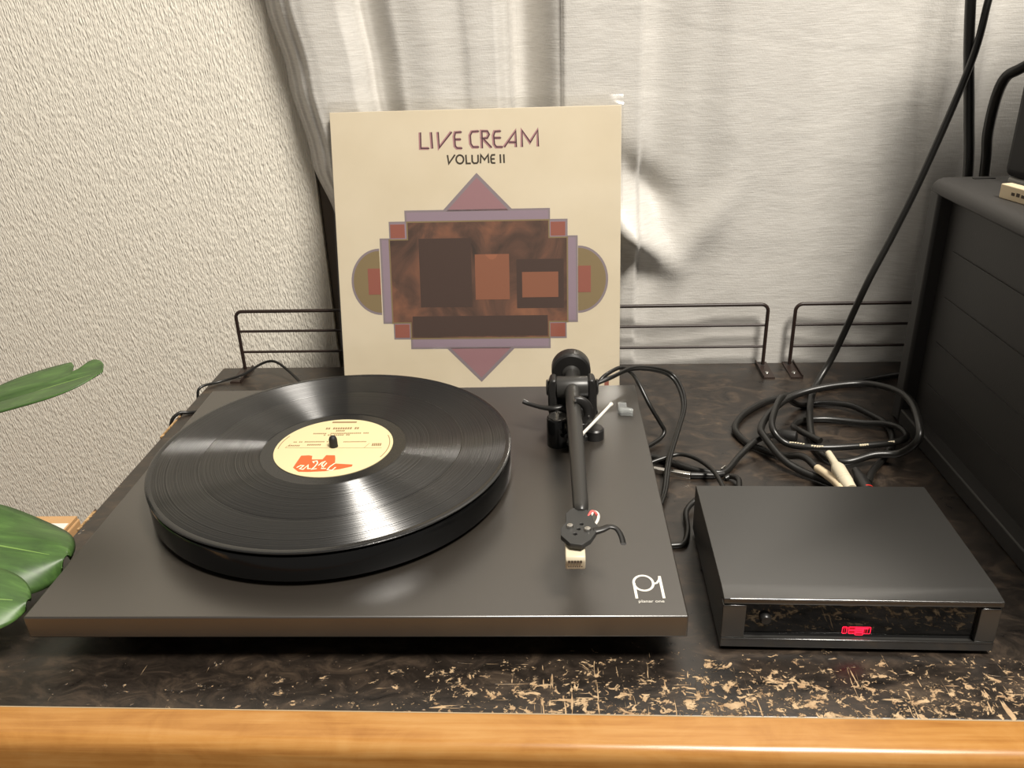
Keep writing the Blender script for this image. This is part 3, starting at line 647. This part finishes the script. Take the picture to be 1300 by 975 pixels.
def on_face(a, b, h): return (a/1000, 0.0042-h, b/1000)
def rr(x0, x1, y0, y1, r_=0.7): return arc(x1-r_, y1-r_, r_, r_, 0, 90, 3)+arc(x0+r_, y1-r_, r_, r_, 90, 180, 3)+arc(x0+r_, y0+r_, r_, r_, 180, 270, 3)+arc(x1-r_, y0+r_, r_, r_, 270, 360, 3)
q0 = -8.6
flat_poly(rr(q0+4.1, q0+14.0, 13.2, 19.2), on_face, 0.00008, bm=ld); flat_poly(rr(q0+0.2, q0+18.4, 17.4, 19.2), on_face, 0.00007, bm=ld)
for x0, x1, y0, y1 in ((0, 2.9, 13.6, 19.2), (4.1, 9.4, 13.6, 19.2), (8.6, 14.0, 12.4, 19.2), (13.4, 18.6, 13.6, 19.2)):
    ribbon(rr(q0+x0, q0+x1, y0, y1), 0.45, on_face, 0.0002, bm=lm, closed=True)
for a in (1.4, 5.6, 7.2, 10.2, 12.2, 15.0, 16.6): ribbon([(q0+a, 14.0), (q0+a, 18.8)], 0.8, on_face, 0.00015, bm=ld)
ribbon([(q0+4.6, 16.4), (q0+9, 16.4)], 1.1, on_face, 0.00016, bm=lm); ribbon([(q0+9, 14.6), (q0+13.6, 14.6)], 1.3, on_face, 0.00016, bm=lm); ribbon([(q0+9, 18.0), (q0+17, 18.0)], 1.2, on_face, 0.00016, bm=lm); ribbon([(q0+9.2, 16.4), (q0+14, 16.4)], 1.2, on_face, 0.00016, bm=lm)
obj('lit_mark', lm, led, am, AMP); obj('lit_mark_fill', ld, led_dim, am, AMP)

# ------------------------------------------------------------------ cables
def cable(name, label, pts, r, parent=None, n=8, m=cord_m, cat='cable', group=None, twin=None):
    p = spline(mm(pts), n)
    if parent: return obj(name, tube(p, r, 10), m, parent, smooth=60)
    o = obj(name, tube(p, r, 10), m, smooth=60); return tag(o, label, cat, group)
A1 = [(182, 144, 60), (196, 152, 62), (218, 173, 62), (243, 184, 56), (262, 189, 46), (270, 173, 36), (270, 152, 26), (258, 112, 20), (244, 66, 15), (236, 30, 5), (229, 8, 3.0)]
A2 = [(182, 146, 58), (192, 156, 64), (208, 178, 62), (218, 179, 57), (225, 160, 53), (235, 144, 36), (246, 138, 18), (250, 136, 10), (245, 129, 5), (229, 114, 3)]
sc = thing('tonearm_cable', 'twin black lead arching from behind the tonearm over the plinth edge', 'cable', (0.24, 0.12, 0))
cable('lead', None, A1, 0.0019, sc); cable('lead', None, [(x+2.6, y+2.2, z+1.2) for x, y, z in A1], 0.0017, sc); cable('lead', None, A2, 0.0021, sc)
cable('cable_gland', None, [(178, 96, 52), (178, 120, 54), (182, 146, 59)], 0.0026, sc)
pc = thing('power_lead', 'black lead lying between turntable and amplifier with silver-sleeved joint', 'cable', (0.28, 0.08, 0))
cable('lead', None, [(222, 101, 3.2), (236, 95, 3.2), (250, 85, 3.2), (268, 72, 3.2), (285, 66, 3.2), (299, 68, 3.2), (316, 91, 6), (334, 110, 10.8), (350, 121, 10.8), (366, 128, 8)], 0.0030, pc)
obj('silver_sleeve', prism([(0.2285, 0.0705), (0.2645, 0.0585), (0.2660, 0.0632), (0.2300, 0.0752)], 0.0, 0.0055), steel, pc, bevel=0.0008)
obj('joint', tube(mm([(265, 61, 3.2), (285, 60, 3.2), (296, 63, 3.2)]), [0.0031, 0.0028, 0.0022], 12), satin_blk, pc, smooth=50)
obj('tie', tube([(0.2945, 0.0665, 0.0), (0.2945, 0.0665, 0.0068), (0.2975, 0.0690, 0.0078), (0.3000, 0.0710, 0.0)], 0.0010, 8), steel, pc, smooth=50)
obj('plug', lathe([(0, -.012), (.004, -.012), (.0062, -.008), (.0062, .006), (.003, .008), (0, .008)], (0.372, 0.1265, 0.0075), (1, -0.4, 0), 20), satin_blk, pc, smooth=40)
cable('thin_lead', 'thin black lead hooping up beside the silver-sleeved joint', [(219, 77, 3), (245, 86, 8), (260, 88, 10), (273, 75, 12), (282, 48, 16), (284, 17, 20), (284, -16, 21), (285, -27, 21)], 0.0021)
cable('thin_lead', 'short black lead bending down behind the amplifier casing', [(296, 56, 2.2), (301, 57, 4), (306, 48, 6), (303, 30, 8), (298, 5, 14), (296, -26, 16)], 0.0026)
cable('thin_lead', 'black lead curving from under the plinth to the amplifier side', [(218, -49, 2.6), (234, -48, 2.6), (242, -46, 2.6), (246, -38, 2.6), (249, -24, 2.6), (252, 0, 5), (266, 12, 10), (276, -2, 14), (278, -26, 14)], 0.0025)
cable('thin_lead', 'thin black lead looping over the cabinet end beside the rack foot', [(-283.5, 262, -40), (-283, 268, -8), (-279, 274, 3), (-262, 290, 2.5), (-237, 299, 7), (-217, 308, 16), (-205, 309, 20), (-194, 305, 20), (-179, 295, 14), (-158, 272, 8), (-140, 245, 8), (-130, 183, 20)], 0.0016)
cable('thin_lead', 'thin black lead slipping over the cabinet end beside bare chipboard', [(-287, 190, -50), (-286, 196, -8), (-278.5, 203, 3.2), (-268, 208, 2.2), (-250, 210, 2.2), (-226, 205, 3), (-215, 178, 14)], 0.0019)
def lift(p, z):   # same line of travel, raised
    x, y, z0 = p; k = (412.6-z)/(412.6-z0); return (135.2+(x-135.2)*k, -618+(y+618)*k, z)
Dc = [(557, 270, 412), (551, 262, 395), (540, 250, 341), (508, 237, 243), (486, 231, 184), (464, 226, 130), (447, 240, 50), (428, 226, 21), (413, 197, 15), (399, 152, 12), (393, 115, 6), (397, 88, 5), (412, 76, 7), (438, 80, 12), lift((464, 86, 10), 16), lift((484, 98, 16), 36), lift((497, 127, 18), 46), lift((511, 180, 16), 48), lift((508, 215, 14), 40),
      lift((480, 233, 14), 34), lift((431, 220, 16), 30), lift((392, 201, 14), 24), lift((362, 167, 12), 20), lift((346, 135, 12), 21), (342, 103, 19), (352, 77, 11), (366, 62, 6), (384, 47, 4.5), (398, 28, 4.5), (400, -24, 6)]
k1 = thing('speaker_cable', 'thick black cable dropping beside the curtain into a coil', 'cable', (0.42, 0.15, 0), 'coiled cables behind the amplifier')
cable('cord', None, Dc, 0.0035, k1, 8)
wp = obj('plug_body', lathe([(0, -.030), (.0052, -.030), (.0056, -.020), (.0060, -.0195), (.0060, -.017), (.0054, -.0165), (.0060, -.016), (.0060, -.0135), (.0054, -.013), (.0060, -.0125), (.0062, 0), (.0040, .006), (.0034, .008), (.0030, .024), (0, .024)], (0.3865, 0.028, 0.028), (-0.06, 1, 0.10), 24), cream_pl, k1, smooth=40)
k2 = thing('audio_cable', 'black audio cable coiled with white lettering along its sheath', 'cable', (0.42, 0.14, 0), 'coiled cables behind the amplifier')
D2 = [(396, 106, 13), (384, 130, 11), (383, 151, 6), (397, 167, 3.6), (422, 170, 3.6), (455, 158, 5), (474, 147, 9), (482, 131, 12), (476, 104, 17), (457, 90, 19), (421, 84, 19), (387, 84, 18), (361, 94, 17), (349, 105, 27), (356, 131, 31), (377, 178, 26), (402, 201, 5), (427, 206, 4), (452, 195, 7), (469, 176, 5), (478, 157, 4.0), (474, 128, 3.8), (458, 97, 3.8), (432, 62, 6), (413, 24, 16)]
cable('cord', None, D2, 0.0032, k2, 8)
for a0, n_ in ((362, 6), (380, 5), (424, 4), (452, 3)):
    mk = bmesh.new()
    for k in range(n_):
        x = a0+k*2.2; yy = interp([(361, 94), (387, 84), (421, 84), (457, 90), (476, 104)], x)-2.2; zz = interp([(361, 17), (387, 18), (421, 19), (457, 19), (476, 17)], x)+2.4
        box((x)/1000, (x+1.8)/1000, yy/1000-0.0004, yy/1000+0.0006, zz/1000-0.0008, zz/1000+0.0006, mk)
    obj('sheath_lettering', mk, white_ink, k2)
obj('plug_body', lathe([(0, -.030), (.0050, -.030), (.0058, -.018), (.0058, .002), (.0040, .008), (.0034, .016), (0, .016)], (0.4045, 0.020, 0.021), (0.03, 1, 0.05), 24), satin_blk, k2, smooth=40)
obj('plug_ring', lathe([(.0057, -.004), (.0059, -.004), (.0059, -.0028), (.0057, -.0028)], (0.4045, 0.008, 0.0204), (0.03, 1, 0.05), 24), mat('red_plastic', rgb(196, 44, 34), 0.4), k2, smooth=40)
k3 = thing('earth_cable', 'black cable in the widest coil loop ending in a beige sleeve', 'cable', (0.40, 0.16, 0), 'coiled cables behind the amplifier')
cable('cord', None, [(379, 55, 12), (371, 76, 13), (356, 93, 5), (334, 114, 4), (325, 135, 4), (325, 155, 4), (340, 183, 4), (366, 209, 4), (389, 222, 4), (426, 240, 4), (480, 259, 4), (536, 278, 4), (575, 284, 4)], 0.0034, k3)
cable('beige_sleeve', None, [(379, 56, 12), (381, 36, 17), (383, 10, 22), (384, -22, 22)], 0.0040, k3, 6, creambox_m)
cable('hanging_cable', 'straight black cable hanging behind the ribbed case', [(533, 266, 420), (541, 262, 355), (550, 255, 292), (556, 246, 232), (560, 240, 120), (562, 242, 4)], 0.0049, group='cables hanging behind the case')
cable('hanging_cable', 'black cable bending over from the small speaker back', [(600, 196, 352), (580, 203, 347), (567, 212, 338), (561, 222, 330), (560, 230, 311), (562, 236, 278), (567, 238, 246), (573, 240, 160), (576, 244, 5)], 0.0050, group='cables hanging behind the case')

# ------------------------------------------------------------------ ribbed black case on the right and what stands on it
KX, KY0, KY1, KZ = 0.494, -0.230, 0.186, 0.2475
kc = thing('equipment_case', 'tall charcoal moulded case with ribbed recessed side panel', 'case', (0.62, -0.02, 0))
bm = bmesh.new()
# shell as a rounded loop of walls round the recess: back lip, front lip, top, bottom, far side
obj('rear_lip', box(KX, 0.76, KY1-0.020, KY1, 0.0, KZ-0.010), case_m, kc, bevel=0.003)
obj('front_lip', box(KX, 0.76, KY0, KY0+0.020, 0.0, KZ-0.010), case_m, kc, bevel=0.003)
tp = [(KX, KZ-0.0135), (KX, KZ-0.009), (KX+0.0015, KZ-0.005), (KX+0.005, KZ-0.0015), (KX+0.010, KZ), (0.752, KZ), (0.760, KZ-0.008), (0.760, KZ-0.0135)]
obj('lid', prism(tp, KY0, KY1, 'y'), case_m, kc, bevel=0.004, segs=3)
obj('base_lip', box(KX, 0.76, KY0+0.02, KY1-0.02, 0.0, 0.0165), case_m, kc, bevel=0.0015)
pn = obj('side_panel', box(KX+0.0135, KX+0.018, KY0+0.02, KY1-0.02, 0.0165, KZ-0.0135), case_m, kc)
for z in (0.1865, 0.1425, 0.0975, 0.0530):
    obj('rib', box(KX+0.0124, KX+0.0136, KY0+0.03, KY1-0.040, z-0.0008, z+0.0008), case_m, pn)
obj('far_side', box(0.742, 0.76, KY0+0.02, KY1-0.02, 0.0165, KZ-0.0135), case_m, kc)
obj('slot_dark_strip', box(0.526, 0.545, 0.172, 0.1765, KZ-0.001, KZ+0.0006), matte_blk, kc)  # raised black strip on the lid, painted in for the dark of a slot
SPK = Matrix.Translation((0.5405, 0.156, KZ)) @ Matrix.Rotation(math.radians(13), 4, 'Z')
sp_ = thing('small_speaker', 'upright black speaker with rounded edges on the ribbed case', 'speaker', (0.63, 0.05, KZ))
obj('speaker_base', box(0.004, 0.16, -0.20, -0.004, 0.0, 0.0055), greypl, sp_, SPK, bevel=0.002)
obj('speaker_body', box(0.0, 0.17, -0.21, 0.0, 0.0055, 0.32), matte_blk, sp_, SPK, bevel=0.008, segs=3)
obj('speaker_front', box(0.012, 0.158, -0.214, -0.2085, 0.02, 0.305), panel_m, sp_, SPK, bevel=0.003)
TG = Matrix.Translation((0.5112, 0.0965, KZ)) @ Matrix.Rotation(math.radians(13), 4, 'Z')
tb = thing('cream_box', 'small cream box with dark print lying beside the speaker base', 'box', (0.53, 0.08, KZ))
cb = obj('box_body', box(0.0, 0.010, -0.075, 0.0, 0.0, 0.0118), creambox_m, tb, TG, bevel=0.0008)
tm = bmesh.new()
for k in range(11): box(-0.0003, 0.0002, -0.0135-k*0.0055-0.0036, -0.0135-k*0.0055, 0.0046, 0.0070+0.0005*(k % 2), tm)
obj('box_print', tm, ink, cb, TG)

# ------------------------------------------------------------------ cardboard carton and house plant at the left end
ca = thing('cardboard_carton', 'tall cardboard carton with white label beside the cabinet end', 'carton', (-0.44, -0.13, ZF))
cbm = obj('carton_body', box(-0.60, -0.2945, -0.30, 0.012, ZF, -0.006), cartonm, ca, bevel=0.002)
obj('flap', box(-0.598, -0.2955, -0.298, -0.145, -0.006, -0.003), cartonm, ca)
obj('flap', box(-0.598, -0.2955, -0.142, 0.010, -0.006, -0.003), cartonm, ca)
obj('white_label', box(-0.345, -0.297, -0.035, -0.002, -0.003, -0.0026), whitepl, ca)
pp = thing('potted_plant', 'broad-leaved green house plant in a white pot on the carton', 'plant', (-0.475, -0.13, -0.003))
pot = obj('pot', lathe([(0, 0), (.055, 0), (.060, .004), (.075, .115), (.079, .118), (.079, .128), (.071, .128), (.068, .110), (0, .110)], (-0.475, -0.13, -0.003), n=40), terracotta, pp, smooth=40)
obj('soil', lathe([(0, .112), (.03, .1135), (.0685, .1105)], (-0.475, -0.13, -0.003), n=24), soil, pp, smooth=80)
def leaf(base, tip, half, nrm, cup, droop, stem_from, notch=None, wave=0.0):
    base, tip, nrm = Vector(base), Vector(tip), Vector(nrm).normalized()
    ax = tip-base; L0 = ax.length; ax.normalize(); side = ax.cross(nrm).normalized(); nrm = side.cross(ax).normalized()
    bm = bmesh.new(); nu, nv = 26, 14; rows = []
    for i in range(nu+1):
        t = math.sin(math.pi/2*i/nu); w = half*max(0.02, (1-abs(2*t*0.96-0.92)**3))**0.5
        row = []
        for j in range(nv+1):
            s = -1+2*j/nv; ww = w
            if notch and (s > 0) == (notch[2] > 0): ww = w*(1-notch[1]*math.exp(-((t-notch[0])/0.05)**2))
            p = base+ax*L0*t+side*s*ww+nrm*(cup*s*s*half-droop*t*t*L0+-0.004*math.exp(-(s/0.12)**2)*min(1, 1.6*(1-t))+wave*math.sin(9*t+2*s)*abs(s))
            row.append(bm.verts.new(p))
        rows.append(row)
    for a, b in zip(rows, rows[1:]):
        for j in range(nv): bm.faces.new((a[j], a[j+1], b[j+1], b[j]))
    o = obj('leaf', bm, leaf_m, pp, smooth=180)
    md = o.modifiers.new('thickness', 'SOLIDIFY'); md.thickness = 0.0012; md.offset = 0
    mid = [base+ax*L0*t-nrm*(droop*t*t*L0+0.0038*min(1, 1.6*(1-t))) for t in [k/12 for k in range(12)]]
    obj('midrib', tube(mid, [0.0018-0.0012*k/12 for k in range(12)], 8), rib_m, o, smooth=60)
    m_ = (Vector(stem_from)+base)/2+Vector((0, 0, 0.05))
    obj('stem', tube(spline([stem_from, m_, base], 8), 0.0028, 10), rib_m, pp, smooth=60)
leaf((-0.375, -0.095, 0.062), (-0.2350, -0.106, 0.040), 0.046, (0.05, -0.10, 1), -0.22, 0.03, (-0.470, -0.125, 0.105), wave=0.004)
leaf((-0.335, -0.178, 0.062), (-0.2290, -0.166, 0.052), 0.030, (0.1, -0.25, 1), -0.15, 0.10, (-0.465, -0.140, 0.105))
leaf((-0.352, 0.000, 0.112), (-0.2365, 0.004, 0.147), 0.034, (-0.22, -0.10, 0.95), 0.06, 0.05, (-0.470, -0.115, 0.105), notch=(0.76, 0.7, -1), wave=0.0)
leaf((-0.52, -0.20, 0.19), (-0.60, -0.33, 0.21), 0.055, (-0.1, -0.3, 1), -0.2, 0.15, (-0.480, -0.140, 0.105), wave=0.004)
leaf((-0.53, -0.06, 0.22), (-0.64, 0.04, 0.26), 0.055, (-0.2, 0.1, 1), -0.2, 0.15, (-0.485, -0.120, 0.105), wave=0.004)
for o in bpy.data.objects:
    if 'wp' in o: del o['wp']
